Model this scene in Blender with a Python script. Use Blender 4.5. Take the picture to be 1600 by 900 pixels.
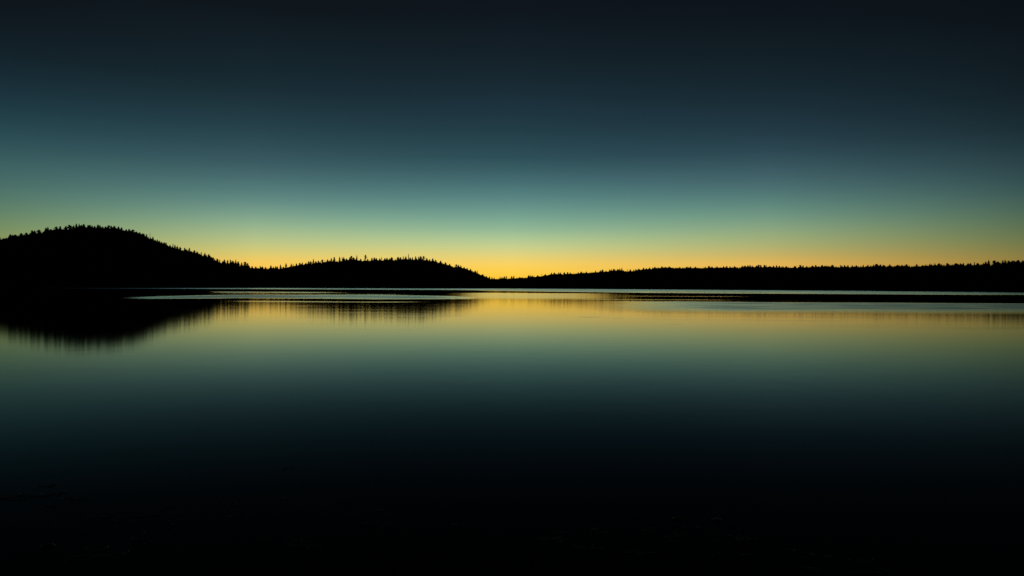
import bpy, math, random
import numpy as np
from mathutils import Vector, Matrix

for o in list(bpy.data.objects):
    bpy.data.objects.remove(o)
S = bpy.context.scene
COL = S.collection
random.seed(7)
RNG = np.random.default_rng(11)

# ------------------------------------------------------------------ camera
F = 1600 * 24 / 36.0            # focal length in photo pixels
EYE = 1.7                       # metres above the lake
ROLL = math.atan(0.00375)
PITCH = 0.2 / F
cam_d = bpy.data.cameras.new('camera')
cam_d.lens = 24; cam_d.sensor_width = 36
cam_d.clip_start = 0.1; cam_d.clip_end = 60000
cam = bpy.data.objects.new('camera', cam_d)
COL.objects.link(cam)
fwd = Vector((0, math.cos(PITCH), math.sin(PITCH)))
rgt0 = Vector((1, 0, 0)); up0 = rgt0.cross(fwd)
RGT = rgt0 * math.cos(ROLL) + up0 * math.sin(ROLL)
UP = up0 * math.cos(ROLL) - rgt0 * math.sin(ROLL)
m = Matrix((RGT, UP, -fwd)).transposed().to_4x4()
m.translation = Vector((0, 0, EYE))
cam.matrix_world = m
S.camera = cam


def ray(px, py):
    """World direction seen at a place of the photograph."""
    return (RGT * ((px - 800) / F) + UP * ((450 - py) / F) + fwd).normalized()


def azel(px, py):
    d = ray(px, py)
    return math.atan2(d.x, d.y), math.asin(d.z)


# ------------------------------------------------------------------ dusk sky
def lin(c):
    out = []
    for v in c:
        v /= 255.0
        out.append(v / 12.92 if v <= 0.04045 else ((v + 0.055) / 1.055) ** 2.4)
    return out


SKY = {
    0: [(0, (14, 21, 27)), (80, (19, 33, 40)), (130, (25, 46, 56)), (180, (33, 62, 70)), (220, (46, 80, 86)), (260, (62, 98, 98)),
        (300, (79, 116, 106)), (340, (105, 136, 104)), (370, (130, 148, 94)), (400, (162, 152, 82)), (430, (182, 150, 68)), (447, (188, 148, 62))],
    400: [(0, (14, 21, 27)), (130, (24, 42, 50)), (200, (38, 65, 74)), (250, (56, 88, 95)), (290, (80, 118, 118)), (315, (101, 140, 132)),
          (340, (130, 167, 142)), (357, (156, 184, 142)), (370, (176, 192, 138)), (383, (196, 200, 131)), (395, (217, 203, 117)), (402, (233, 204, 105)),
          (408, (246, 203, 95)), (416, (253, 200, 82)), (435, (253, 196, 70)), (449, (250, 188, 62))],
    800: [(0, (14, 20, 27)), (100, (21, 35, 43)), (160, (28, 49, 60)), (200, (34, 60, 70)), (250, (47, 80, 89)), (290, (74, 115, 118)),
          (315, (93, 138, 134)), (340, (121, 165, 146)), (357, (143, 182, 150)), (370, (170, 198, 150)), (383, (196, 208, 146)), (395, (217, 211, 132)),
          (403, (234, 210, 117)), (409, (250, 211, 103)), (418, (254, 209, 87)), (428, (255, 207, 67)), (434, (255, 202, 56)), (440, (255, 188, 56)), (450, (255, 172, 54))],
    1200: [(0, (13, 19, 26)), (70, (17, 28, 35)), (130, (22, 38, 47)), (200, (33, 56, 67)), (240, (46, 73, 84)), (290, (73, 108, 112)), (315, (91, 131, 123)),
           (340, (115, 153, 131)), (357, (138, 166, 129)), (370, (156, 173, 123)), (383, (172, 177, 116)), (395, (190, 177, 106)), (403, (210, 178, 94)),
           (411, (231, 182, 86)), (435, (238, 178, 72)), (451, (236, 170, 62))],
    1600: [(0, (11, 17, 23)), (130, (18, 30, 36)), (200, (27, 45, 52)), (240, (37, 60, 67)), (290, (55, 82, 83)), (315, (68, 96, 87)),
           (340, (82, 108, 86)), (357, (95, 115, 82)), (370, (106, 119, 78)), (383, (118, 122, 74)), (395, (132, 124, 69)), (403, (144, 126, 65)),
           (425, (160, 126, 58)), (453, (162, 120, 52))],
}
ZEN = (9, 12, 19)


def sky_column(px):
    pts = [(azel(px, y)[1], c) for y, c in SKY[px]]
    pts.sort()
    pts.append((math.radians(32), tuple((np.array(ZEN) + np.array(SKY[px][0][1])) / 2)))
    pts.append((math.radians(90), ZEN))
    return pts


E0, E1 = -0.005, math.radians(30)


def col_at(pts, e):
    xs = [p[0] for p in pts]
    return [float(np.interp(e, xs, [p[1][k] for p in pts])) for k in range(3)]


world = bpy.data.worlds.new('World')
S.world = world
world.use_nodes = True
wn = world.node_tree; wn.nodes.clear()
W = wn.nodes.new; L = wn.links.new


def wmath(op, a, b=None, c=None, clamp=False):
    n = W('ShaderNodeMath'); n.operation = op; n.use_clamp = clamp
    for i, v in enumerate((a, b, c)):
        if v is None:
            continue
        if isinstance(v, (int, float)):
            n.inputs[i].default_value = v
        else:
            L(v, n.inputs[i])
    return n.outputs[0]


tc = W('ShaderNodeTexCoord')
sep = W('ShaderNodeSeparateXYZ'); L(tc.outputs['Generated'], sep.inputs[0])
elev = wmath('ARCSINE', sep.outputs[2])
fac = wmath('DIVIDE', wmath('SUBTRACT', elev, E0), E1 - E0, clamp=True)
az = wmath('ARCTAN2', sep.outputs[0], sep.outputs[1])


def ramp(pts, scale=1.0):
    n = W('ShaderNodeValToRGB'); r = n.color_ramp; r.interpolation = 'LINEAR'
    N = 31
    for i in range(N):
        # finer stops near the horizon, where the glow changes fastest
        t = (i / (N - 1)) ** 1.6
        e = E0 + (E1 - E0) * t
        # light smoothing so that no stop shows as a band
        c = np.mean([lin(col_at(pts, e + d)) for d in np.linspace(-0.006, 0.006, 7)], axis=0) * scale
        if i == 0:
            el = r.elements[0]; el.position = 0
        elif i == N - 1:
            el = r.elements[-1]; el.position = 1
        else:
            el = r.elements.new(t)
        el.color = (c[0], c[1], c[2], 1)
    L(fac, n.inputs[0])
    return n.outputs[0]


cols = []
left = ramp(sky_column(0)); right = ramp(sky_column(1600))
back = W('ShaderNodeRGB'); back.outputs[0].default_value = lin(ZEN) + [1]
cols.append((math.radians(-120), back.outputs[0]))
cols.append((math.radians(-62), ramp(sky_column(0), 0.35)))
cols.append((azel(0, 300)[0], left))
for px in (400, 800, 1200):
    cols.append((azel(px, 300)[0], ramp(sky_column(px))))
cols.append((azel(1600, 300)[0], right))
cols.append((math.radians(62), ramp(sky_column(1600), 0.35)))
cols.append((math.radians(120), back.outputs[0]))
cur = cols[0][1]
for i in range(1, len(cols)):
    f = W('ShaderNodeMapRange'); f.interpolation_type = 'LINEAR'
    f.inputs[1].default_value = cols[i - 1][0]; f.inputs[2].default_value = cols[i][0]
    L(az, f.inputs[0])
    mx = W('ShaderNodeMix'); mx.data_type = 'RGBA'
    L(f.outputs[0], mx.inputs[0]); L(cur, mx.inputs[6]); L(cols[i][1], mx.inputs[7])
    cur = mx.outputs[2]
bg = W('ShaderNodeBackground'); bg.inputs[1].default_value = 1.0
L(cur, bg.inputs[0])
wo = W('ShaderNodeOutputWorld'); L(bg.outputs[0], wo.inputs[0])

S.view_settings.view_transform = 'Standard'
S.view_settings.look = 'None'
S.view_settings.exposure = 0
S.view_settings.gamma = 1
S.view_settings.use_curve_mapping = False


# ------------------------------------------------------------------ helpers
def tag(o, label=None, cat=None, group=None, kind=None):
    if label: o['label'] = label
    if cat: o['category'] = cat
    if group: o['group'] = group
    if kind: o['kind'] = kind
    return o


def make_mesh(name, verts, faces, mat, smooth=False):
    me = bpy.data.meshes.new(name)
    me.from_pydata([tuple(map(float, v)) for v in verts] if not isinstance(verts, np.ndarray) else verts.tolist(), [],
                   faces.tolist() if isinstance(faces, np.ndarray) else faces)
    if mat: me.materials.append(mat)
    if smooth:
        me.polygons.foreach_set('use_smooth', [True] * len(me.polygons))
    me.update()
    return me


def link(name, me, parent=None):
    o = bpy.data.objects.new(name, me)
    COL.objects.link(o)
    if parent: o.parent = parent
    return o


def material(name, c0, c1, scale, rough=0.9, spec=0.2, detail=4):
    mt = bpy.data.materials.new(name); mt.use_nodes = True
    nt = mt.node_tree; b = nt.nodes['Principled BSDF']
    t = nt.nodes.new('ShaderNodeTexCoord')
    n = nt.nodes.new('ShaderNodeTexNoise'); n.inputs['Scale'].default_value = scale; n.inputs['Detail'].default_value = detail
    r = nt.nodes.new('ShaderNodeValToRGB')
    r.color_ramp.elements[0].color = (*c0, 1); r.color_ramp.elements[0].position = 0.3
    r.color_ramp.elements[1].color = (*c1, 1); r.color_ramp.elements[1].position = 0.7
    nt.links.new(t.outputs['Object'], n.inputs[0]); nt.links.new(n.outputs[0], r.inputs[0])
    nt.links.new(r.outputs[0], b.inputs['Base Color'])
    b.inputs['Roughness'].default_value = rough
    b.inputs['Specular IOR Level'].default_value = spec
    return mt


M_needle = material('conifer_needles', (0.006, 0.010, 0.005), (0.014, 0.022, 0.010), 0.4, spec=0.0, rough=1)
M_bark = material('bark', (0.012, 0.010, 0.008), (0.028, 0.022, 0.017), 3.0, spec=0.0, rough=1)
M_soil = material('forest_floor', (0.006, 0.007, 0.004), (0.014, 0.012, 0.008), 0.05, spec=0.0, rough=1)
M_sand = material('lakeside_sand', (0.02, 0.018, 0.014), (0.05, 0.045, 0.035), 4.0, spec=0.1)
M_stone = material('wet_stone', (0.006, 0.006, 0.006), (0.02, 0.02, 0.018), 30.0, rough=0.5, spec=0.15)
M_weed = material('waterweed', (0.09, 0.10, 0.085), (0.32, 0.32, 0.28), 25.0, rough=0.5, spec=0.5)

# ------------------------------------------------------------------ lake and shore
SHX = [-900, -500, 0, 250, 500, 800, 960, 1130, 1400, 1600, 2100, 2500]
SHD = [420, 560, 860, 1200, 2000, 2600, 2000, 1300, 900, 690, 450, 340]


def shore(px):
    return np.interp(px, SHX, SHD)


def px_dir(px):
    a = math.atan((px - 800) / F)
    return math.sin(a), math.cos(a)


def smooth(a, b, v):
    t = np.clip((v - a) / (b - a), 0, 1)
    return t * t * (3 - 2 * t)


_g = RNG.random((8, 257, 257))


def vnoise(x, y, k=0):
    """Value noise over the plane, vectorised."""
    x = np.asarray(x, float); y = np.asarray(y, float)
    xi = np.floor(x).astype(int); yi = np.floor(y).astype(int)
    fx = x - xi; fy = y - yi
    fx = fx * fx * (3 - 2 * fx); fy = fy * fy * (3 - 2 * fy)
    g = _g[k]
    a = g[xi % 256, yi % 256]; b = g[(xi + 1) % 256, yi % 256]; c = g[xi % 256, (yi + 1) % 256]; d = g[(xi + 1) % 256, (yi + 1) % 256]
    return a + (b - a) * fx + (c - a) * fy + (a - b - c + d) * fx * fy


def band(Y, y0, y1, s0, s1):
    """1 between Y=y0 (near edge) and Y=y1 (far edge), with soft edges of relative width."""
    return smooth(y0 * (1 - s0), y0 * (1 + s0), Y) * (1 - smooth(y1 * (1 - s1), y1 * (1 + s1), Y))


def ripple(X, Y):
    """Where breeze roughens the lake (world metres): 0 calm, 1 rippled."""
    Yc = np.maximum(Y, 1.0)
    s = X / Yc                                  # bearing
    wob = (vnoise(X / 60, Y / 90, 0) - 0.5)
    Y0 = Y
    Y = Y * (1 + 0.035 * (vnoise(X / 16, Y / 300, 6) - 0.5) + 0.02 * (vnoise(X / 4, Y / 100 + 9, 7) - 0.5))
    r = np.zeros_like(X)
    # outer lake along the far shore
    near = np.interp(s, [-0.75, -0.38, -0.10, 0.05, 0.19, 0.31, 0.45, 0.75], [640, 640, 600, 370, 300, 270, 250, 235])
    amt = np.interp(s, [-0.75, -0.55, -0.40, 0.0, 0.45, 0.62, 0.75], [1.0, 0.95, 0.7, 0.8, 0.7, 0.6, 0.5])
    r = np.maximum(r, amt * smooth(near * 0.90, near * 1.10, Y * (1 + 0.05 * wob)))
    # thin calm tongue inside it on the right
    r *= 1 - 0.75 * band(Y, 330, 400, 0.05, 0.06) * smooth(0.16, 0.22, s) * (1 - smooth(0.36, 0.5, s))
    # streaks off the middle hill
    r = np.maximum(r, 0.6 * band(Y * (1 + 0.06 * wob), 218, 244, 0.03, 0.03) * smooth(-0.47, -0.40, s) * (1 - smooth(-0.33, -0.20, s)))
    far = np.interp(s, [-0.6, -0.4, -0.2, -0.1, 0.0], [110, 150, 165, 140, 118])
    nr = np.interp(s, [-0.6, -0.4, -0.2, -0.1, 0.0], [88, 110, 101, 105, 106])
    t = smooth(nr * 0.93, nr * 1.08, Y) * (1 - smooth(far * 0.93, far * 1.05, Y))
    r = np.maximum(r, t * (1 + 0.6 * (1 - smooth(-0.42, -0.28, s))) * smooth(-0.62, -0.42, s) * (1 - smooth(-0.12, -0.02, s)) * (0.5 + 0.6 * vnoise(X / 14, Y / 5, 1)))
    r = np.maximum(r, 0.25 * band(Y, 176, 184, 0.02, 0.02) * smooth(-0.52, -0.40, s) * (1 - smooth(-0.18, -0.10, s)))
    r = np.maximum(r, 0.6 * band(Y, 78, 84, 0.03, 0.03) * smooth(-0.44, -0.36, s) * (1 - smooth(-0.20, -0.10, s)) * vnoise(X / 9, Y / 3, 2))
    # broad near patch on the right: sharp far edge, soft near edge
    farr = np.interp(s, [0.1, 0.2, 0.35, 0.55, 0.75], [96, 92, 89, 87, 85])
    t = smooth(44, 62, Y + 6 * wob) * (1 - smooth(farr * 0.985, farr * 1.01, Y)) * smooth(0.08, 0.34, s)
    r = np.maximum(r, t * (0.6 + 0.35 * vnoise(X / 3, Y / 2.2, 3)))
    # light air over the open middle of the lake
    r = np.maximum(r, 0.26 * smooth(95, 125, Y) * (1 - smooth(225, 245, Y)) * smooth(-0.12, -0.03, s) * (1 - smooth(0.06, 0.2, s)))
    # faint streaks inside the calm dark band on the right
    r = np.maximum(r, 0.22 * band(Y, 150, 158, 0.02, 0.02) * smooth(0.1, 0.2, s) * (1 - smooth(0.3, 0.38, s)))
    r = np.maximum(r, 0.25 * band(Y, 103, 107, 0.015, 0.015) * smooth(0.05, 0.15, s) * (1 - smooth(0.28, 0.34, s)))
    # uneven breath of air where the treetops are mirrored
    r = np.maximum(r, 0.055 * smooth(0.55, 0.9, vnoise(X / 5, Y0 / 1.1, 4)) * band(Y0, 22, 70, 0.2, 0.1) * smooth(-0.5, -0.3, s))
    # small cat's paws on the open water
    for pi, (cx, cy, wx, wy) in enumerate(((4.6, 40.5, 0.85, 0.6), (0.2, 44, 2.0, 0.5), (3.1, 43.6, 1.4, 0.45), (7.7, 32.5, 0.7, 0.35), (-6.3, 41, 2.6, 0.5),
                             (-10.5, 38.5, 1.8, 0.4), (-12.9, 17.9, 0.5, 0.16), (-12.6, 16.2, 0.35, 0.12), (-11.3, 17.2, 0.3, 0.12),
                             (2.1, 11.4, 0.2, 0.08), (11.6, 20.6, 0.7, 0.2), (-4.9, 8.6, 0.12, 0.05))):
        d = ((X - cx) / wx) ** 2 + ((Y - cy) / wy) ** 2
        r = np.maximum(r, (0.42 if pi == 0 else 0.16) * np.exp(-d * 1.6))
    return np.clip(r, 0, 1)


# polar water sheet: rows follow depression angle, columns follow bearing
NC = 520
pxs = np.concatenate([np.linspace(-900, -40, 40)[:-1], np.linspace(-40, 1640, NC), np.linspace(1640, 2500, 40)[1:]])
deps = np.concatenate([np.linspace(0.0, 1.0, 18)[:-1], ])
near_rows = 1814.0 / np.concatenate([np.linspace(430, 80, 90), np.linspace(80, 1.6, 230)[1:]])   # metres
NR = len(near_rows) + 4
dirs = np.array([px_dir(p) for p in pxs]); SH = shore(pxs)
vx = []
for i in range(NR):
    if i < len(near_rows):
        D = np.minimum(near_rows[i], SH + 60) * 1.0
        # keep rows straight across the view: constant Y, not constant range
        Yr = np.minimum(near_rows[i], (SH + 60) * dirs[:, 1])
        R = Yr / dirs[:, 1]
    else:
        k = (i - len(near_rows) + 1) / 4.0
        lastR = np.minimum(near_rows[-1] / dirs[:, 1], SH + 60)
        R = lastR + (SH + 60 - lastR) * k
    vx.append(np.stack([dirs[:, 0] * R, dirs[:, 1] * R, np.zeros_like(R)], 1))
V = np.concatenate(vx)
ncol = len(pxs)
idx = np.arange(NR * ncol).reshape(NR, ncol)
a = idx[:-1, :-1].ravel(); b = idx[:-1, 1:].ravel(); c = idx[1:, 1:].ravel(); d = idx[1:, :-1].ravel()
Fq = np.stack([a, b, c, d], 1)
ar = np.linalg.norm(V[Fq[:, 0]] - V[Fq[:, 3]], axis=1)
Fq = Fq[ar > 1e-4]
# apron towards and beside the viewer (still the same sheet)
base = len(V)
rowN = idx[0]
apron = []
nl, nrr = V[rowN[0]], V[rowN[-1]]
V = np.concatenate([V, np.array([[nl[0], -3.4, 0], [nrr[0], -3.4, 0], [-400, -3.4, 0], [400, -3.4, 0]], float)])
faces = Fq.tolist()
faces.append([int(v) for v in rowN[::-1]] + [base, base + 1])
faces.append([int(idx[-1, 0]), int(rowN[0]), base, base + 2][::-1])
faces.append([int(rowN[-1]), int(idx[-1, -1]), base + 3, base + 1][::-1])
M_water = bpy.data.materials.new('lake_water'); M_water.use_nodes = True
nt = M_water.node_tree; nt.nodes.clear(); WN = nt.nodes.new; WL = nt.links.new
out = WN('ShaderNodeOutputMaterial')
body = WN('ShaderNodeBsdfDiffuse'); body.inputs[0].default_value = (0.0012, 0.0016, 0.0018, 1)
gl = WN('ShaderNodeBsdfAnisotropic'); gl.distribution = 'BECKMANN'; gl.inputs['Color'].default_value = (1, 1, 1, 1)
att = WN('ShaderNodeAttribute'); att.attribute_name = 'ripple'
mr = WN('ShaderNodeMapRange'); mr.inputs[3].default_value = 0.067; mr.inputs[4].default_value = 0.36
WL(att.outputs['Fac'], mr.inputs[0]); WL(mr.outputs[0], gl.inputs['Roughness'])
geo = WN('ShaderNodeNewGeometry')
# small wavelets, scale in metres
n1 = WN('ShaderNodeTexNoise'); n1.inputs['Scale'].default_value = 1.1; n1.inputs['Detail'].default_value = 3
n2 = WN('ShaderNodeTexNoise'); n2.inputs['Scale'].default_value = 0.07; n2.inputs['Detail'].default_value = 2
WL(geo.outputs['Position'], n1.inputs[0]); WL(geo.outputs['Position'], n2.inputs[0])
mr2 = WN('ShaderNodeMapRange'); mr2.inputs[1].default_value = 0.42; mr2.inputs[2].default_value = 0.68
WL(n2.outputs[0], mr2.inputs[0])
bp = WN('ShaderNodeBump'); bp.inputs['Distance'].default_value = 0.004
ml = WN('ShaderNodeMath'); ml.operation = 'MULTIPLY_ADD'; ml.inputs[1].default_value = 0.45; ml.inputs[2].default_value = 0.12
WL(mr2.outputs[0], ml.inputs[0]); WL(ml.outputs[0], bp.inputs['Strength']); WL(n1.outputs[0], bp.inputs['Height'])
WL(bp.outputs[0], gl.inputs['Normal'])
fr = WN('ShaderNodeFresnel'); fr.inputs[0].default_value = 1.333
pw = WN('ShaderNodeMath'); pw.operation = 'POWER'; pw.inputs[1].default_value = 1.75
WL(fr.outputs[0], pw.inputs[0])
mix = WN('ShaderNodeMixShader')
WL(pw.outputs[0], mix.inputs[0]); WL(body.outputs[0], mix.inputs[1]); WL(gl.outputs[0], mix.inputs[2]); WL(mix.outputs[0], out.inputs[0])

wm = make_mesh('water', V, faces, M_water)
at = wm.attributes.new('ripple', 'FLOAT', 'POINT')
at.data.foreach_set('value', ripple(V[:, 0], V[:, 1]).astype(np.float32))
tag(link('water', wm), kind='structure')

# ground sheet under and round everything, and the strip of beach behind the viewer
R0 = 26000
gm = make_mesh('ground', [(-R0, -R0, -4), (R0, -R0, -4), (R0, R0, -4), (-R0, R0, -4)], [[0, 1, 2, 3]], M_soil)
tag(link('ground', gm), kind='structure')
bx = []; bf = []
xs = np.linspace(-420, 420, 141); ys = [-1.2, -3.0, -4.5, -7, -14, -30, -120]
zs = [-0.5, -0.06, 0.12, 0.3, 0.7, 1.2, 2.5]
for j, y in enumerate(ys):
    for i, x in enumerate(xs):
        n = vnoise(x / 5 + 50, y / 4 + 50, 4) - 0.5
        bx.append((x, y, zs[j] + n * 0.12 * min(j, 3)))
n_ = len(xs)
for j in range(len(ys) - 1):
    for i in range(n_ - 1):
        bf.append([j * n_ + i, (j + 1) * n_ + i, (j + 1) * n_ + i + 1, j * n_ + i + 1])
tag(link('beach', make_mesh('beach', bx, bf, M_sand, True)), kind='structure')

# ------------------------------------------------------------------ hills
CAN = 12.5   # height of the forest canopy over the ground at the crest, metres
LEFT_SKY = [(-500, 402), (-300, 398), (-150, 388), (-60, 378), (0, 371), (8, 371.2), (16, 367.5), (32, 365.5), (48, 363.5), (54, 361.5), (65, 361), (72, 358.5),
            (88, 356.5), (96, 356), (106, 354.5), (113, 357), (119, 353), (128, 353), (140, 353.2), (150, 354), (161, 355), (170, 354), (180, 354.6),
            (189, 356.5), (194, 359), (201, 359), (208, 360), (214, 362.8), (225, 366.5), (231, 369.5), (239, 372), (242, 376), (252, 379), (258, 381.5),
            (265, 384), (276, 387), (285, 389), (293, 390), (301, 392), (308, 394.2), (318, 397), (325, 399), (330, 401.5), (336, 405), (345, 410),
            (353, 410.5), (364, 410.5), (372, 411), (375, 413.5), (384, 412.5), (388, 413.5), (391, 417), (400, 424), (430, 436), (470, 446), (520, 450)]
MID_SKY = [(150, 446), (300, 432), (350, 422), (391, 418.6), (413, 419), (433, 419.3), (442, 418.5), (450, 416.8), (461, 414), (469, 412.8), (478, 412),
           (485, 410.8), (494, 409.8), (507, 409), (512, 407.5), (520, 407.6), (527, 407.6), (534, 407), (541, 405.8), (549, 405), (561, 405.8),
           (567, 406.5), (577, 406.5), (589, 405.5), (599, 407), (610, 405.6), (617, 406), (628, 404.6), (634, 403.6), (640, 404), (647, 404.5), (659, 405),
           (665, 405.2), (673, 407), (679, 407.4), (685, 409), (693, 411), (702, 413.5), (706, 416), (720, 416.5), (723, 418.5), (730, 420.2),
           (734, 422.5), (743, 424.5), (750, 427.5), (757, 430.6), (763, 434), (775, 440), (800, 447), (850, 450)]
RIGHT_SKY = [(690, 448), (730, 441), (755, 437), (773, 435.6), (785, 435), (796, 435), (808, 434.2), (824, 433.2), (832, 432.6), (840, 431.6), (852, 430), (856, 429.2),
             (864, 427.6), (872, 427.6), (896, 427.4), (904, 426.4), (916, 425.8), (928, 425), (934, 425), (941, 423.2), (946, 424.4), (955, 422.2),
             (970, 421.6), (975, 423.4), (985, 422.8), (992, 423), (996, 421), (1006, 420.2), (1014, 419.6), (1024, 418.2), (1032, 417.4), (1056, 418.2),
             (1088, 418.3), (1096, 418.3), (1116, 417.6), (1128, 417.4), (1143, 417.6), (1157, 417.2), (1172, 416.4), (1180, 416.6), (1202, 416.6),
             (1220, 417.2), (1232, 416.8), (1257, 417), (1264, 416.2), (1280, 415.6), (1300, 415.6), (1310, 416), (1344, 416.1), (1360, 415), (1376, 414.6),
             (1408, 414.6), (1416, 414.2), (1426, 415.6), (1444, 415.4), (1448, 414.4), (1456, 413.2), (1480, 412.6), (1494, 412), (1508, 413), (1520, 412.8),
             (1528, 411.7), (1537, 411.4), (1551, 411.6), (1558, 409.8), (1568, 408.6), (1584, 408.2), (1600, 407.6), (1680, 405), (1800, 400), (2100, 392)]
HILLS = {
    'left_hill': dict(sky=LEFT_SKY, rx=[-500, 0, 150, 388, 520], rd=[1150, 1500, 1600, 1900, 2080], x0=-500, x1=500),
    'middle_hill': dict(sky=MID_SKY, rx=[150, 391, 640, 768, 850], rd=[2250, 2450, 2800, 3000, 3100], x0=160, x1=830),
    'right_ridge': dict(sky=RIGHT_SKY, rx=[690, 768, 960, 1200, 1600, 2100], rd=[3250, 3150, 2500, 1750, 1060, 780], x0=700, x1=2100),
}


def prep(h):
    sx = [p[0] for p in h['sky']]; sy = [p[1] for p in h['sky']]
    h['sx'] = np.arange(h['x0'], h['x1'] + 1, 2.0)
    tan = []
    for x in h['sx']:
        d = ray(x, float(np.interp(x, sx, sy)))
        tan.append(d.z / math.hypot(d.x, d.y))
    h['tan'] = np.array(tan)
    # smooth ground; the tree tops carry the fine outline
    k = np.hanning(9); k /= k.sum()
    pad = np.pad(h['tan'], 4, mode='edge')
    h['stan'] = np.convolve(pad, k, 'valid')


for h in HILLS.values():
    prep(h)


def ridge_d(h, px):
    return np.interp(px, h['rx'], h['rd'])


def ground_z(h, px, D):
    """Ground height of a hill at bearing px and horizontal range D."""
    Dr = ridge_d(h, px); Ds = np.minimum(shore(px), Dr - 150)
    Hr = np.maximum(EYE + Dr * np.interp(px, h['sx'], h['stan']) - CAN, 1.0)
    t = (D - Ds) / (Dr - Ds)
    up = Hr * np.clip(t, 0, 1) * (1.12 - 0.12 * np.clip(t, 0, 1))
    rough = (vnoise(px / 23 + 30, D / 70 + 10, 5) - 0.5) * 9 * np.clip(t, 0, 1) * np.clip(1 - t, 0, 1) * 4
    down = Hr * (1 - np.clip((D - Dr) / 900.0, 0, 1) ** 1.2) - 3 * np.clip((D - Dr) / 900.0, 0, 1)
    z = np.where(t <= 1, up + np.where(t > 0, np.minimum(rough, 0) * Hr / 100, 0), down)
    return np.where(t < 0, t * 12.0, z)


for hn, h in HILLS.items():
    hx = np.arange(h['x0'], h['x1'] + 1, 5.0)
    Ds = np.minimum(shore(hx), ridge_d(h, hx) - 150); Dr = ridge_d(h, hx)
    ts = np.concatenate([[-0.06, 0.0], np.linspace(0.03, 1, 26), ])
    rows = [Ds + (Dr - Ds) * t for t in ts] + [Dr + q for q in (20, 60, 150, 350, 600, 930)]
    vv = []
    dr = np.array([px_dir(p) for p in hx])
    for D in rows:
        z = ground_z(h, hx, D)
        z[0] = min(z[0], -3.9); z[-1] = min(z[-1], -3.9) if hn != 'right_ridge' else z[-1]
        vv.append(np.stack([dr[:, 0] * D, dr[:, 1] * D, z], 1))
    vv = np.concatenate(vv); nn = len(hx)
    I = np.arange(len(vv)).reshape(-1, nn)
    ff = np.stack([I[:-1, :-1].ravel(), I[:-1, 1:].ravel(), I[1:, 1:].ravel(), I[1:, :-1].ravel()], 1)
    tag(link(hn, make_mesh(hn, vv, ff, M_soil, True)), kind='structure')


# ------------------------------------------------------------------ trees
def cone_tiers(rng, tiers, sides, taper=1.0, base=0.08, width=0.16, ragged=0.35, lean=0.0):
    """Conifer crown of unit height: jagged skirts of boughs round the stem. Returns verts, faces."""
    vs = []; fs = []
    for t in range(tiers):
        f0 = t / tiers
        zb = base + (1 - base) * f0 ** 0.92
        zt = min(1.0, zb + (1 - base) * (1.9 / tiers))
        if t == tiers - 1: zt = 1.0
        R = width * (1 - f0) ** taper + 0.012
        n = sides * 2
        o = len(vs)
        ph = rng.random() * 6.28
        vs.append((lean * zt, 0, zt))
        for k in range(n):
            a_ = ph + 2 * math.pi * k / n
            rr = R * (1.0 + (rng.random() - 0.5) * 2 * ragged) * (1.0 if k % 2 == 0 else 0.52)
            dz = -0.35 * rr * (1 if k % 2 == 0 else 0) + (rng.random() - 0.5) * 0.02
            vs.append((math.cos(a_) * rr + lean * zb, math.sin(a_) * rr, max(zb + dz, 0.02)))
        for k in range(n):
            fs.append((o, o + 1 + k, o + 1 + (k + 1) % n))
        # underside closes the skirt
        u = len(vs); vs.append((lean * zb, 0, zb + 0.02))
        for k in range(n):
            fs.append((u, o + 1 + (k + 1) % n, o + 1 + k))
    return vs, fs


def tube(pts, radii, sides=6):
    vs = []; fs = []
    for i, (p, r) in enumerate(zip(pts, radii)):
        for k in range(sides):
            a_ = 2 * math.pi * k / sides
            vs.append((p[0] + math.cos(a_) * r, p[1] + math.sin(a_) * r, p[2]))
    for i in range(len(pts) - 1):
        for k in range(sides):
            fs.append((i * sides + k, i * sides + (k + 1) % sides, (i + 1) * sides + (k + 1) % sides, (i + 1) * sides + k))
    fs.append(tuple(range(sides))[::-1]); fs.append(tuple((len(pts) - 1) * sides + k for k in range(sides)))
    return vs, fs


def crown_mesh(kind, seed):
    rng = random.Random(seed)
    if kind == 'broad':
        v, f = cone_tiers(rng, 9, 5, 0.85, 0.14, 0.18, 0.4)
    elif kind == 'narrow':
        v, f = cone_tiers(rng, 12, 4, 0.95, 0.10, 0.125, 0.45)
    elif kind == 'blunt':      # old pine: top heavy, rounded
        v, f = [], []
        for (zc, hh, R, off) in ((0.42, 0.2, 0.10, 0.03), (0.58, 0.22, 0.13, -0.03), (0.73, 0.2, 0.12, 0.02), (0.86, 0.14, 0.085, 0.0)):
            vv_, ff_ = cone_tiers(rng, 3, 5, 0.5, 0.0, R / hh, 0.4)
            o = len(v)
            v += [(x * hh + off, y * hh, zc + z * hh) for x, y, z in vv_]; f += [tuple(i + o for i in q) for q in ff_]
    else:                      # dead top: few stub boughs
        v, f = cone_tiers(rng, 6, 3, 0.5, 0.25, 0.045, 0.8)
    return make_mesh('crown', v, f, M_needle)


CROWNS = {k: [crown_mesh(k, 100 * i + j) for j in range(n)] for i, (k, n) in enumerate((('broad', 6), ('narrow', 5), ('blunt', 4), ('dead', 3)))}
tv, tf = tube([(0, 0, -0.06), (0.002, 0, 0.35), (-0.002, 0, 0.7), (0, 0, 0.985)], [0.016, 0.012, 0.007, 0.002])
TRUNK = make_mesh('trunk', tv, tf, M_bark)

# forest cover: one mass per hill, far too many trees to count
TEMPL = [cone_tiers(random.Random(900 + i), 4, 3, 0.7, 0.06, 0.19 if i % 3 else 0.14, 0.4) for i in range(8)]
TEMPL = [(np.array(v), np.array(f)) for v, f in TEMPL]


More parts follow.
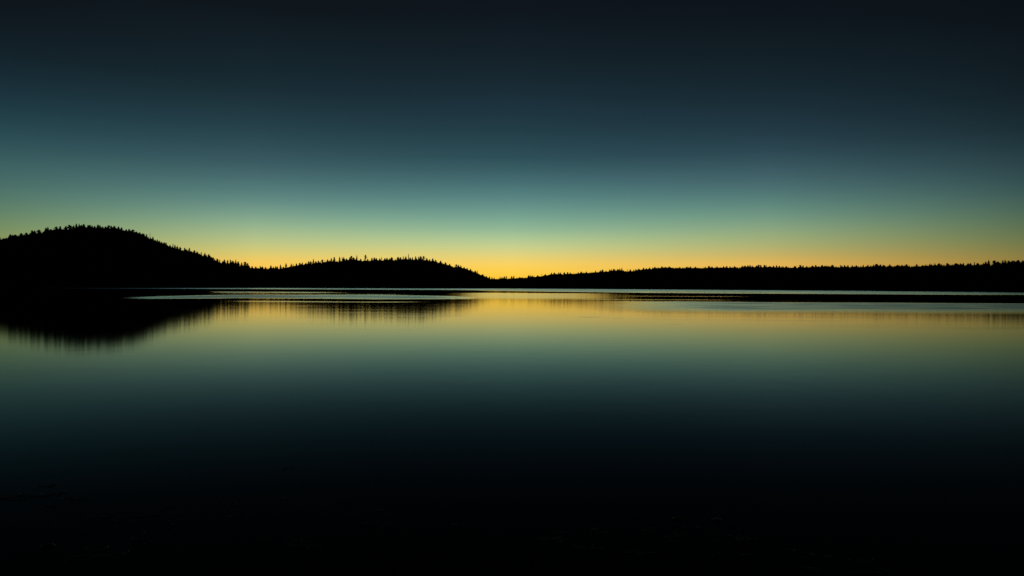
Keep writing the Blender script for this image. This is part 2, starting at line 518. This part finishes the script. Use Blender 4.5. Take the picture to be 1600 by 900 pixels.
def forest(hn, h, px_a, px_b, t_lo, t_hi, n, hmin, hmax, seed, cap_all=True):
    rng = np.random.default_rng(seed)
    px = rng.uniform(px_a, px_b, n * 3)
    # keep density even on the ground: accept in proportion to range and to depth of the slope
    Dr = ridge_d(h, px); Ds = np.minimum(shore(px), Dr - 150)
    t = rng.uniform(t_lo, t_hi, n * 3)
    D = Ds + (Dr - Ds) * t
    w = D * (Dr - Ds) / (1 + ((px - 800) / F) ** 2)
    keep = rng.random(n * 3) < w / w.max()
    px, D, t = px[keep][:n], D[keep][:n], t[keep][:n]
    z = ground_z(h, px, D)
    ok = z > 0.6
    px, D, t, z = px[ok], D[ok], t[ok], z[ok]
    H = rng.uniform(hmin, hmax, len(px)) * (0.82 + 0.36 * vnoise(px / 5, D / 30, 6))
    # no tree of the mass rises above the traced canopy line
    Hr = EYE + D * np.interp(px, h['sx'], h['tan'])
    Hc = Hr - z + (rng.choice([-1.4, -0.8, -0.2, 0.4, 1.0, 1.7], len(px), p=[.1, .15, .2, .25, .2, .1]) + 1.6 * (vnoise(px / 3.5, px * 0 + 3, 2) - 0.5) + 0.2) * D / F
    H = np.minimum(np.maximum(H, Hc * 0.6), Hc)
    ok = H > 3.0
    px, D, z, H = px[ok], D[ok], z[ok], H[ok]
    az_ = np.arctan((px - 800) / F)
    X = np.sin(az_) * D; Y = np.cos(az_) * D
    pick = rng.integers(0, len(TEMPL), len(px)); ang = rng.uniform(0, 6.28, len(px)); wd = rng.uniform(0.8, 1.3, len(px))
    VV = []; FF = []; off = 0
    for k, (tvv, tff) in enumerate(TEMPL):
        s = np.where(pick == k)[0]
        if not len(s): continue
        ca = np.cos(ang[s])[:, None]; sa = np.sin(ang[s])[:, None]; hh = H[s][:, None]
        ww = np.minimum(hh, 15) * (wd[s] * (D[s] / 1500.0) ** 0.5)[:, None]
        x = (tvv[None, :, 0] * ca - tvv[None, :, 1] * sa) * ww + X[s][:, None]
        y = (tvv[None, :, 0] * sa + tvv[None, :, 1] * ca) * ww + Y[s][:, None]
        zz = tvv[None, :, 2] * hh + z[s][:, None] - 0.4
        VV.append(np.stack([x, y, zz], 2).reshape(-1, 3))
        FF.append((tff[None] + (np.arange(len(s)) * len(tvv))[:, None, None]).reshape(-1, 3) + off)
        off += len(s) * len(tvv)
    return np.concatenate(VV), np.concatenate(FF)


def fast_mesh(name, V_, T_, mat):
    me = bpy.data.meshes.new(name)
    me.vertices.add(len(V_)); me.vertices.foreach_set('co', V_.astype(np.float32).ravel())
    me.loops.add(len(T_) * 3); me.loops.foreach_set('vertex_index', T_.astype(np.int32).ravel())
    me.polygons.add(len(T_)); me.polygons.foreach_set('loop_start', np.arange(0, len(T_) * 3, 3, dtype=np.int32))
    me.materials.append(mat)
    me.update(calc_edges=True)
    return me


FOREST = {
    'left_hill': (-430, 425, 5200, 5200, 'black conifer forest covering the tall hill on the left'),
    'middle_hill': (330, 775, 6500, 4200, 'black conifer forest covering the low middle hill'),
    'right_ridge': (765, 1950, 12000, 6500, 'black conifer forest covering the long flat ridge on the right'),
}
for si, (hn, h) in enumerate(HILLS.items()):
    xa, xb, n_top, n_low, lab = FOREST[hn]
    v1, f1 = forest(hn, h, xa, xb, 0.80, 1.06, n_top, 10.5, 14.5, 31 + si)
    v2, f2 = forest(hn, h, xa, xb, 0.005, 0.82, n_low, 12, 20, 61 + si)
    fo = link('forest', fast_mesh('forest', np.concatenate([v1, v2]), np.concatenate([f1, f2 + len(v1)]), M_needle))
    tag(fo, lab, 'forest', kind='stuff')

# trees that stand out of the skyline, one by one: bearing, height reached, shape
L_T = [(16, 365.6, 'broad'), (24, 366, 'broad'), (33, 363.6, 'broad'), (41, 363, 'broad'), (50.5, 359.4, 'broad'), (54, 359.8, 'narrow'), (61, 358.6, 'blunt'),
       (72, 355.3, 'broad'), (75.2, 354.2, 'narrow'), (88, 353.6, 'blunt'), (94, 353, 'broad'), (103, 352.6, 'broad'), (108.5, 350.8, 'blunt'), (111, 352, 'narrow'),
       (115, 351.6, 'narrow'), (119.2, 349, 'narrow'), (123.6, 349.2, 'narrow'), (127, 351, 'broad'), (131, 349.6, 'broad'), (137.5, 351, 'narrow'), (140.5, 351, 'blunt'),
       (144, 352, 'narrow'), (148, 352.6, 'broad'), (153, 350.6, 'broad'), (156.4, 351.6, 'narrow'), (160.4, 353.6, 'broad'), (164.8, 353.4, 'broad'),
       (169.8, 351.6, 'blunt'), (173.8, 352.2, 'broad'), (178.6, 352.6, 'blunt'), (184.8, 353.4, 'broad'), (190, 355, 'broad'), (197, 357.8, 'broad'),
       (202, 357.4, 'broad'), (207.6, 358.4, 'blunt'), (213, 361.4, 'broad'), (218.6, 362.4, 'broad'), (222.4, 364, 'narrow'), (225, 364.4, 'narrow'),
       (228.8, 365.6, 'narrow'), (234.6, 363.6, 'dead'), (238.8, 369.4, 'narrow'), (243, 374.6, 'narrow'), (245.8, 373.8, 'narrow'), (248.6, 375.6, 'broad'),
       (252.4, 377.4, 'broad'), (256.4, 377.8, 'narrow'), (259.4, 378.6, 'broad'), (266, 382.2, 'broad'), (270, 380.6, 'dead'), (273.4, 382.2, 'narrow'),
       (276.8, 383.6, 'narrow'), (281.4, 385.4, 'broad'), (288.6, 386.8, 'narrow'), (295.6, 386.8, 'narrow'), (304, 390.6, 'broad'), (308, 392.6, 'broad'),
       (314.8, 393, 'dead'), (320.4, 394.6, 'narrow'), (326.4, 396.8, 'broad'), (333, 401.8, 'blunt'), (339.6, 403.6, 'broad'), (343.4, 405, 'dead'),
       (348, 407.4, 'broad'), (350.8, 405, 'broad'), (355.6, 405.6, 'narrow'), (360.4, 405, 'narrow'), (363.6, 407, 'broad'), (368.2, 405.4, 'narrow'),
       (372, 408, 'broad'), (377.4, 409.6, 'narrow'), (383, 408.8, 'blunt'), (387, 410.6, 'broad')]
M_T = [(394, 415.4, 'broad'), (399.6, 416, 'broad'), (406.6, 415, 'narrow'), (409.8, 416, 'broad'), (415, 417, 'broad'), (423.2, 414.2, 'broad'), (427, 417, 'broad'),
       (430.6, 415.6, 'narrow'), (433.4, 416, 'broad'), (438.4, 413.2, 'narrow'), (442.8, 416.6, 'broad'), (446.8, 410.8, 'narrow'), (455.2, 411.6, 'narrow'),
       (458, 411.6, 'dead'), (463, 411.4, 'broad'), (468.4, 410.4, 'broad'), (472.4, 409.6, 'narrow'), (478, 410.2, 'broad'), (482, 407.6, 'narrow'),
       (485.4, 407.6, 'narrow'), (489.7, 404.2, 'narrow'), (493.6, 407.4, 'broad'), (497.8, 406.8, 'broad'), (503.6, 405.4, 'blunt'), (507.6, 406, 'dead'),
       (511.6, 405, 'narrow'), (515, 406.6, 'narrow'), (517.7, 402.6, 'narrow'), (522.2, 401.2, 'narrow'), (530.8, 400.6, 'narrow'), (534.8, 401, 'dead'),
       (537.2, 401.2, 'broad'), (541.6, 403.6, 'broad'), (546.6, 401.4, 'narrow'), (549, 399.6, 'blunt'), (552.4, 401.8, 'broad'), (557.6, 398.6, 'narrow'),
       (563.6, 404, 'broad'), (570.8, 397.6, 'blunt'), (574.6, 404.4, 'broad'), (581.2, 402, 'narrow'), (585.2, 401.6, 'broad'), (588, 403, 'broad'),
       (593.4, 403.4, 'narrow'), (595.8, 401.2, 'dead'), (601.2, 403, 'broad'), (604.8, 402.6, 'broad'), (609, 403.4, 'broad'), (612, 401.2, 'broad'),
       (617.6, 404.6, 'narrow'), (622.2, 401, 'broad'), (625.8, 401.2, 'broad'), (630.2, 399.6, 'dead'), (634, 400.2, 'broad'), (638.4, 396.2, 'dead'),
       (641, 402, 'broad'), (644.4, 401.4, 'narrow'), (649.6, 400, 'broad'), (654.2, 400.4, 'narrow'), (657.2, 399.8, 'broad'), (661.8, 399.8, 'blunt'),
       (667, 403.2, 'broad'), (671.4, 404.6, 'narrow'), (676.2, 403.2, 'broad'), (680.6, 405.6, 'broad'), (688.4, 406.8, 'broad'), (695.8, 409.4, 'broad'),
       (702.6, 411.6, 'narrow'), (713, 412.6, 'blunt'), (716.6, 413.8, 'broad'), (720.2, 414.2, 'narrow'), (725.2, 416.8, 'narrow'), (729.8, 418.6, 'broad'),
       (735.4, 419.4, 'narrow'), (742.6, 422.6, 'broad'), (745.6, 421.6, 'dead'), (754.4, 428, 'broad'), (759.8, 431, 'broad'), (764.8, 431.6, 'narrow')]
R_T = [(768.6, 432.8, 'narrow'), (772, 433.6, 'narrow'), (781.4, 432, 'narrow'), (784.6, 432.8, 'narrow'), (788, 431.6, 'narrow'), (791.2, 431, 'narrow'),
       (799.4, 431.2, 'narrow'), (802.6, 430.4, 'narrow'), (812, 432.6, 'broad'), (826.4, 429.4, 'broad'), (829.6, 430, 'narrow'), (832.4, 430.4, 'narrow'),
       (840, 429.8, 'broad'), (846.6, 427.8, 'dead'), (852, 428, 'broad'), (861.6, 425.8, 'broad'), (866, 425.6, 'broad'), (873, 425.4, 'narrow'),
       (875.6, 425.2, 'narrow'), (881.6, 424.8, 'broad'), (886.8, 424.8, 'broad'), (890.8, 425.4, 'narrow'), (903.6, 425, 'narrow'), (908, 424, 'broad'), (916.6, 424, 'narrow'),
       (930.6, 422.6, 'narrow'), (938, 421.8, 'broad'), (941.4, 421, 'blunt'), (947, 422.6, 'narrow'), (952.6, 420.4, 'narrow'), (955.4, 420, 'dead'),
       (959.4, 419.6, 'broad'), (965, 420.2, 'broad'), (968.6, 419, 'narrow'), (971.8, 418.6, 'narrow'), (980.4, 420, 'dead'), (984.8, 420.6, 'broad'),
       (990.2, 421, 'narrow'), (993.6, 420, 'narrow'), (998, 419.4, 'broad'), (1005.6, 418, 'broad'), (1009.8, 418.8, 'broad'), (1014.8, 417.6, 'broad'),
       (1019.8, 417, 'dead'), (1023.4, 416.6, 'broad'), (1034.2, 415.8, 'broad'), (1046, 416, 'broad'), (1062, 417, 'broad'), (1073, 416.4, 'broad'),
       (1079.2, 416, 'narrow'), (1086.6, 416.4, 'broad'), (1102, 416.4, 'broad'), (1107.6, 415, 'broad'), (1112.4, 416, 'narrow'), (1120.4, 415.6, 'narrow'),
       (1130.4, 415.6, 'broad'), (1135.6, 415.2, 'broad'), (1140.6, 415.8, 'narrow'), (1147.6, 415.4, 'broad'), (1160.6, 414.8, 'narrow'), (1164, 414.6, 'broad'),
       (1168.6, 413.8, 'narrow'), (1172, 413.6, 'broad'), (1175.6, 414.6, 'narrow'), (1182, 414.6, 'broad'), (1185.2, 413.4, 'blunt'), (1188.6, 413.6, 'narrow'),
       (1194.4, 413.4, 'narrow'), (1197, 413.6, 'narrow'), (1203, 414.8, 'narrow'), (1208.8, 414.6, 'broad'), (1213.4, 414, 'narrow'), (1217.6, 415, 'broad'),
       (1223, 415.4, 'narrow'), (1228.4, 415.6, 'broad'), (1242, 415.4, 'broad'), (1250.4, 413.8, 'blunt'), (1254.8, 414.2, 'narrow'), (1260.6, 415, 'narrow'),
       (1269, 414.4, 'narrow'), (1274.4, 413.6, 'broad'), (1284.8, 413.6, 'broad'), (1300.6, 413.6, 'blunt'), (1313.8, 414, 'narrow'), (1319.6, 413.6, 'broad'),
       (1325, 413.8, 'broad'), (1331.6, 414.4, 'narrow'), (1337.8, 414, 'narrow'), (1349, 413.6, 'narrow'), (1356, 413.4, 'broad'), (1365, 413.2, 'broad'),
       (1370, 412, 'blunt'), (1375.8, 412.6, 'broad'), (1380.4, 413.2, 'narrow'), (1390.4, 412.6, 'broad'), (1402, 413.4, 'broad'), (1416.6, 412.6, 'broad'),
       (1432.6, 412, 'broad'), (1441.6, 413.6, 'narrow'), (1453, 411.6, 'narrow'), (1460.6, 411.2, 'narrow'), (1467.4, 410.8, 'broad'), (1480.2, 410.6, 'broad'),
       (1493.6, 410.6, 'broad'), (1500.6, 410.8, 'broad'), (1505.4, 410.6, 'narrow'), (1512.6, 411, 'broad'), (1516.2, 410.6, 'narrow'), (1523, 409, 'dead'),
       (1527.6, 410.2, 'broad'), (1540, 408.4, 'broad'), (1545, 405.8, 'narrow'), (1553.8, 406.4, 'blunt'), (1559.6, 408, 'broad'), (1567, 406.4, 'narrow'),
       (1570.8, 405, 'dead'), (1575.4, 406.6, 'broad'), (1582.6, 406.6, 'broad'), (1591.4, 405.8, 'blunt'), (1598.4, 406.2, 'broad')]
NOTE = {  # trees with something of their own
    234.6: ('bare needle-thin snag rising above the right shoulder of the tall left hill', 'dead tree'),
    119.2: ('thin conifer tip at the summit of the tall left hill, right of the notch', 'tree'),
    295.6: ('lone upright conifer halfway down the right slope of the tall left hill', 'tree'),
    423.2: ('pointed conifer standing highest in the low saddle between the two hills, before two spires', 'tree'),
    438.4: ('left one of two dark spires where the saddle starts to climb to the middle hill', 'tree'),
    446.8: ('tall needle-like spire, right one of two where the saddle climbs to the middle hill', 'tree'),
    489.7: ('stout tall conifer standing clear on the left rise of the middle hill', 'tree'),
    522.2: ('second of two twin pointed conifers left of the middle hill crest', 'tree'),
    530.8: ('tall conifer just right of the twin pointed trees on the middle hill', 'tree'),
    557.6: ('thin pointed conifer with flared base left of the column-like pine on the middle hill', 'tree'),
    570.8: ('column-like blunt-topped pine standing alone and tallest on the middle hill left half', 'tree'),
    595.8: ('thin bare snag in a gap between clumps of trees on the middle hill', 'dead tree'),
    638.4: ('bare hair-thin snag, the highest point of the middle hill skyline', 'dead tree'),
    661.8: ('blunt dark pine, last tall tree before the middle hill drops to the right', 'tree'),
    676.2: ('single conifer peak just below the crest on the right slope of the middle hill', 'tree'),
    713.0: ('blunt pine starting a clump of three halfway down the right slope of the middle hill', 'tree'),
    1107.6: ('small pointed conifer poking up alone from the level part of the right ridge', 'tree'),
    1250.4: ('blunt conifer with a thinner one beside it on the flat right ridge', 'tree'),
    1545.0: ('tall pointed conifer near the right end of the ridge, left of a blunt pine', 'tree'),
    1553.8: ('thick blunt pine near the right end of the ridge, beside a tall pointed conifer', 'tree'),
    1570.8: ('thin snag rising from the trees at the far right end of the ridge', 'dead tree'),
}
GROUPS = {
    'left_hill': ('trees along the crest of the tall left hill', 'small black conifer in the jagged treeline of the tall left hill',
                  'thin ragged snag in the jagged treeline of the tall left hill'),
    'middle_hill': ('trees along the crest of the middle hill', 'small black conifer in the spiky treeline of the middle hill',
                    'thin ragged snag in the spiky treeline of the middle hill'),
    'right_ridge': ('trees along the crest of the right ridge', 'small black conifer in the low even treeline of the right ridge',
                    'thin ragged snag in the low even treeline of the right ridge'),
}


def plant(hn, px, py, shape, i):
    h = HILLS[hn]
    rng = random.Random(i * 17 + int(px))
    D = float(ridge_d(h, px)) - rng.uniform(-6, 14)
    z = float(ground_z(h, np.array([px]), np.array([D]))[0])
    dv = ray(px, py)
    hh = math.hypot(dv.x, dv.y)
    top = EYE + D * dv.z / hh
    H = max(top - z, 9.0)
    x, y = dv.x / hh * D, dv.y / hh * D
    dead = shape == 'dead'
    root = bpy.data.objects.new('dead_conifer' if dead else ('pine_tree' if shape == 'blunt' else 'conifer_tree'), None)
    root.empty_display_size = 2
    COL.objects.link(root)
    root.location = (x, y, z)
    root.rotation_euler = (rng.uniform(-.02, .02), rng.uniform(-.02, .02), rng.uniform(0, 6.28))
    wide = {'broad': 38.0, 'narrow': 44.0, 'blunt': 34.0, 'dead': 28.0}[shape] * rng.uniform(0.85, 1.15) * (D / 1500.0) ** 0.7
    root.scale = (wide, wide, H)
    for me, nm in ((rng.choice(CROWNS[shape]), 'crown'), (TRUNK, 'trunk')):
        ch = bpy.data.objects.new(nm, me)
        COL.objects.link(ch); ch.parent = root
    g = GROUPS[hn]
    lab, cat = NOTE.get(px, (g[2] if dead else g[1], 'dead tree' if dead else 'tree'))
    tag(root, lab, cat, g[0])


for hn, lst in (('left_hill', L_T), ('middle_hill', M_T), ('right_ridge', R_T)):
    for i, (px, py, sh) in enumerate(lst):
        plant(hn, px, py, sh, i)


# ------------------------------------------------------------------ weed and stones at the surface near the shore
def on_water(px, py):
    d = ray(px, py)
    t = -EYE / d.z
    return d.x * t, d.y * t, -EYE * 0 + t / F   # last: metres per photo pixel


def weed_clump(px, py, wpx, n, seed, label):
    rng = random.Random(seed)
    x, y, mpp = on_water(px, py)
    w = wpx * mpp
    vs = []; fs = []
    for s in range(n):
        cx = rng.uniform(-.5, .5) * w; cy = rng.uniform(-.5, .5) * w * 0.55
        a_ = rng.uniform(-0.5, 0.5) + (math.pi if rng.random() < 0.5 else 0)
        ln = rng.uniform(0.25, 0.7) * w; seg = 7
        bend = rng.uniform(-2.2, 2.2)
        r = rng.uniform(0.0012, 0.0034)
        p = Vector((cx, cy, 0)); o = len(vs)
        for k in range(seg + 1):
            f = k / seg
            rr = r * (1 - 0.75 * abs(2 * f - 1) ** 2)
            tdir = Vector((math.cos(a_), math.sin(a_), 0)); nrm = Vector((-tdir.y, tdir.x, 0))
            zc = 0.0015 + 0.003 * math.sin(math.pi * f)
            vs.append(p + nrm * rr + Vector((0, 0, zc - 0.003))); vs.append(p + nrm * rr * 0.4 + Vector((0, 0, zc + rr * 0.8)))
            vs.append(p - nrm * rr * 0.4 + Vector((0, 0, zc + rr * 0.8))); vs.append(p - nrm * rr + Vector((0, 0, zc - 0.003)))
            p = p + tdir * ln / seg
            a_ += bend / seg + rng.uniform(-.25, .25)
        for k in range(seg):
            for q in range(3):
                b0 = o + k * 4 + q
                fs.append((b0, b0 + 1, b0 + 5, b0 + 4))
    o_ = link('waterweed_clump', make_mesh('waterweed_clump', [tuple(v) for v in vs], fs, M_weed))
    o_.location = (x, y, 0)
    tag(o_, label, 'water plant', 'wisps of waterweed floating near the shore')


WEEDS = [  # px, py, width px, strands, label
    (16, 778, 44, 20, 'dense tangle of floating weed at the left edge of the shallows'),
    (62, 760, 26, 5, None), (95, 771, 26, 6, None), (110, 781, 22, 11, None), (66, 793, 22, 5, None),
    (172, 812, 60, 16, 'long low wisp of floating weed spread left of a thin pale stalk'),
    (205, 800, 20, 4, None), (235, 803, 16, 4, None), (262, 795, 26, 5, None),
    (284, 815, 38, 4, 'thin pale stalk of weed lying flat on the dark water, left foreground'),
    (346, 786, 12, 3, None), (371, 788, 34, 7, None), (386, 810, 28, 6, None), (232, 839, 48, 9, None),
    (156, 864, 54, 14, 'wide faint patch of weed low in the left foreground'),
    (454, 733, 14, 3, None), (472, 758, 12, 3, None), (432, 781, 16, 4, None), (536, 784, 12, 3, None), (555, 777, 8, 4, None),
    (570, 805, 16, 5, None), (594, 799, 20, 4, None),
    (597, 819, 40, 12, 'sprawling wisp of weed ending in a bright tip, centre foreground'),
    (713, 821, 16, 5, 'small lone wisp of weed floating right of the sprawling one'),
    (476, 850, 36, 16, 'ragged round tuft of floating weed low in the centre left foreground'),
    (411, 842, 12, 3, None),
    (869, 842, 40, 14, 'flat weed wisp lying beneath a small cross of strands, right of centre'),
    (872, 833, 16, 6, None), (896, 830, 14, 4, None), (925, 826, 22, 7, None), (934, 832, 14, 4, None), (946, 831, 14, 4, None),
    (911, 856, 24, 9, None), (941, 812, 10, 3, None), (944, 858, 14, 4, None),
    (992, 863, 34, 7, 'bright thin strand of weed, lowest of the wisps right of centre'),
    (995, 830, 16, 6, None), (1022, 829, 20, 5, None), (1036, 804, 8, 3, None), (1053, 837, 22, 8, None), (1051, 848, 14, 4, None),
    (1082, 826, 24, 6, None), (1147, 818, 10, 3, None), (1163, 830, 12, 4, None), (1160, 842, 22, 8, None), (1127, 847, 18, 6, None),
    (1121, 868, 18, 5, None), (1172, 869, 16, 4, None), (1240, 861, 20, 6, None), (1266, 891, 36, 8, None), (1283, 869, 30, 6, None),
    (1331, 876, 10, 4, None), (1362, 876, 26, 6, None), (1350, 893, 34, 8, None),
]
DEFAULT_WEED = 'barely visible small wisp of floating weed on the black shallows'
for i, (px, py, w, n, lab) in enumerate(WEEDS):
    weed_clump(px, py, w, n, 500 + i, lab or DEFAULT_WEED)


def stone(px, py, wpx, seed, label):
    rng = random.Random(seed)
    x, y, mpp = on_water(px, py)
    import bmesh
    bm = bmesh.new()
    bmesh.ops.create_icosphere(bm, subdivisions=3, radius=1)
    ax = [Vector((rng.uniform(-1, 1), rng.uniform(-1, 1), rng.uniform(-1, 1))).normalized() for _ in range(7)]
    for v in bm.verts:
        c_ = v.co.normalized(); s = 1.0
        for a_ in ax:
            s -= 0.16 * max(0, c_.dot(a_) - 0.45)
        v.co = c_ * s
    w = wpx * mpp * 0.5
    for v in bm.verts:
        v.co = Vector((v.co.x * w, v.co.y * w * 0.8, v.co.z * w * 0.75))
    me = bpy.data.meshes.new('stone'); bm.to_mesh(me); bm.free()
    me.materials.append(M_stone)
    me.polygons.foreach_set('use_smooth', [True] * len(me.polygons))
    o = link('stone', me)
    o.location = (x, y, -w * 0.42)
    tag(o, label, 'stone', 'dark stones breaking the surface')


stone(1120, 813, 22, 3, 'dark rounded stone breaking the surface, larger of two together in the right foreground')
stone(1058, 811, 20, 4, 'low dark stone barely awash, left one of two close together in the right foreground')
stone(1176, 843, 18, 5, 'small dark stone beside a weed wisp, lower right of the two close stones')
stone(75, 855, 26, 6, 'flat dark stone barely awash in the lower left corner shallows')
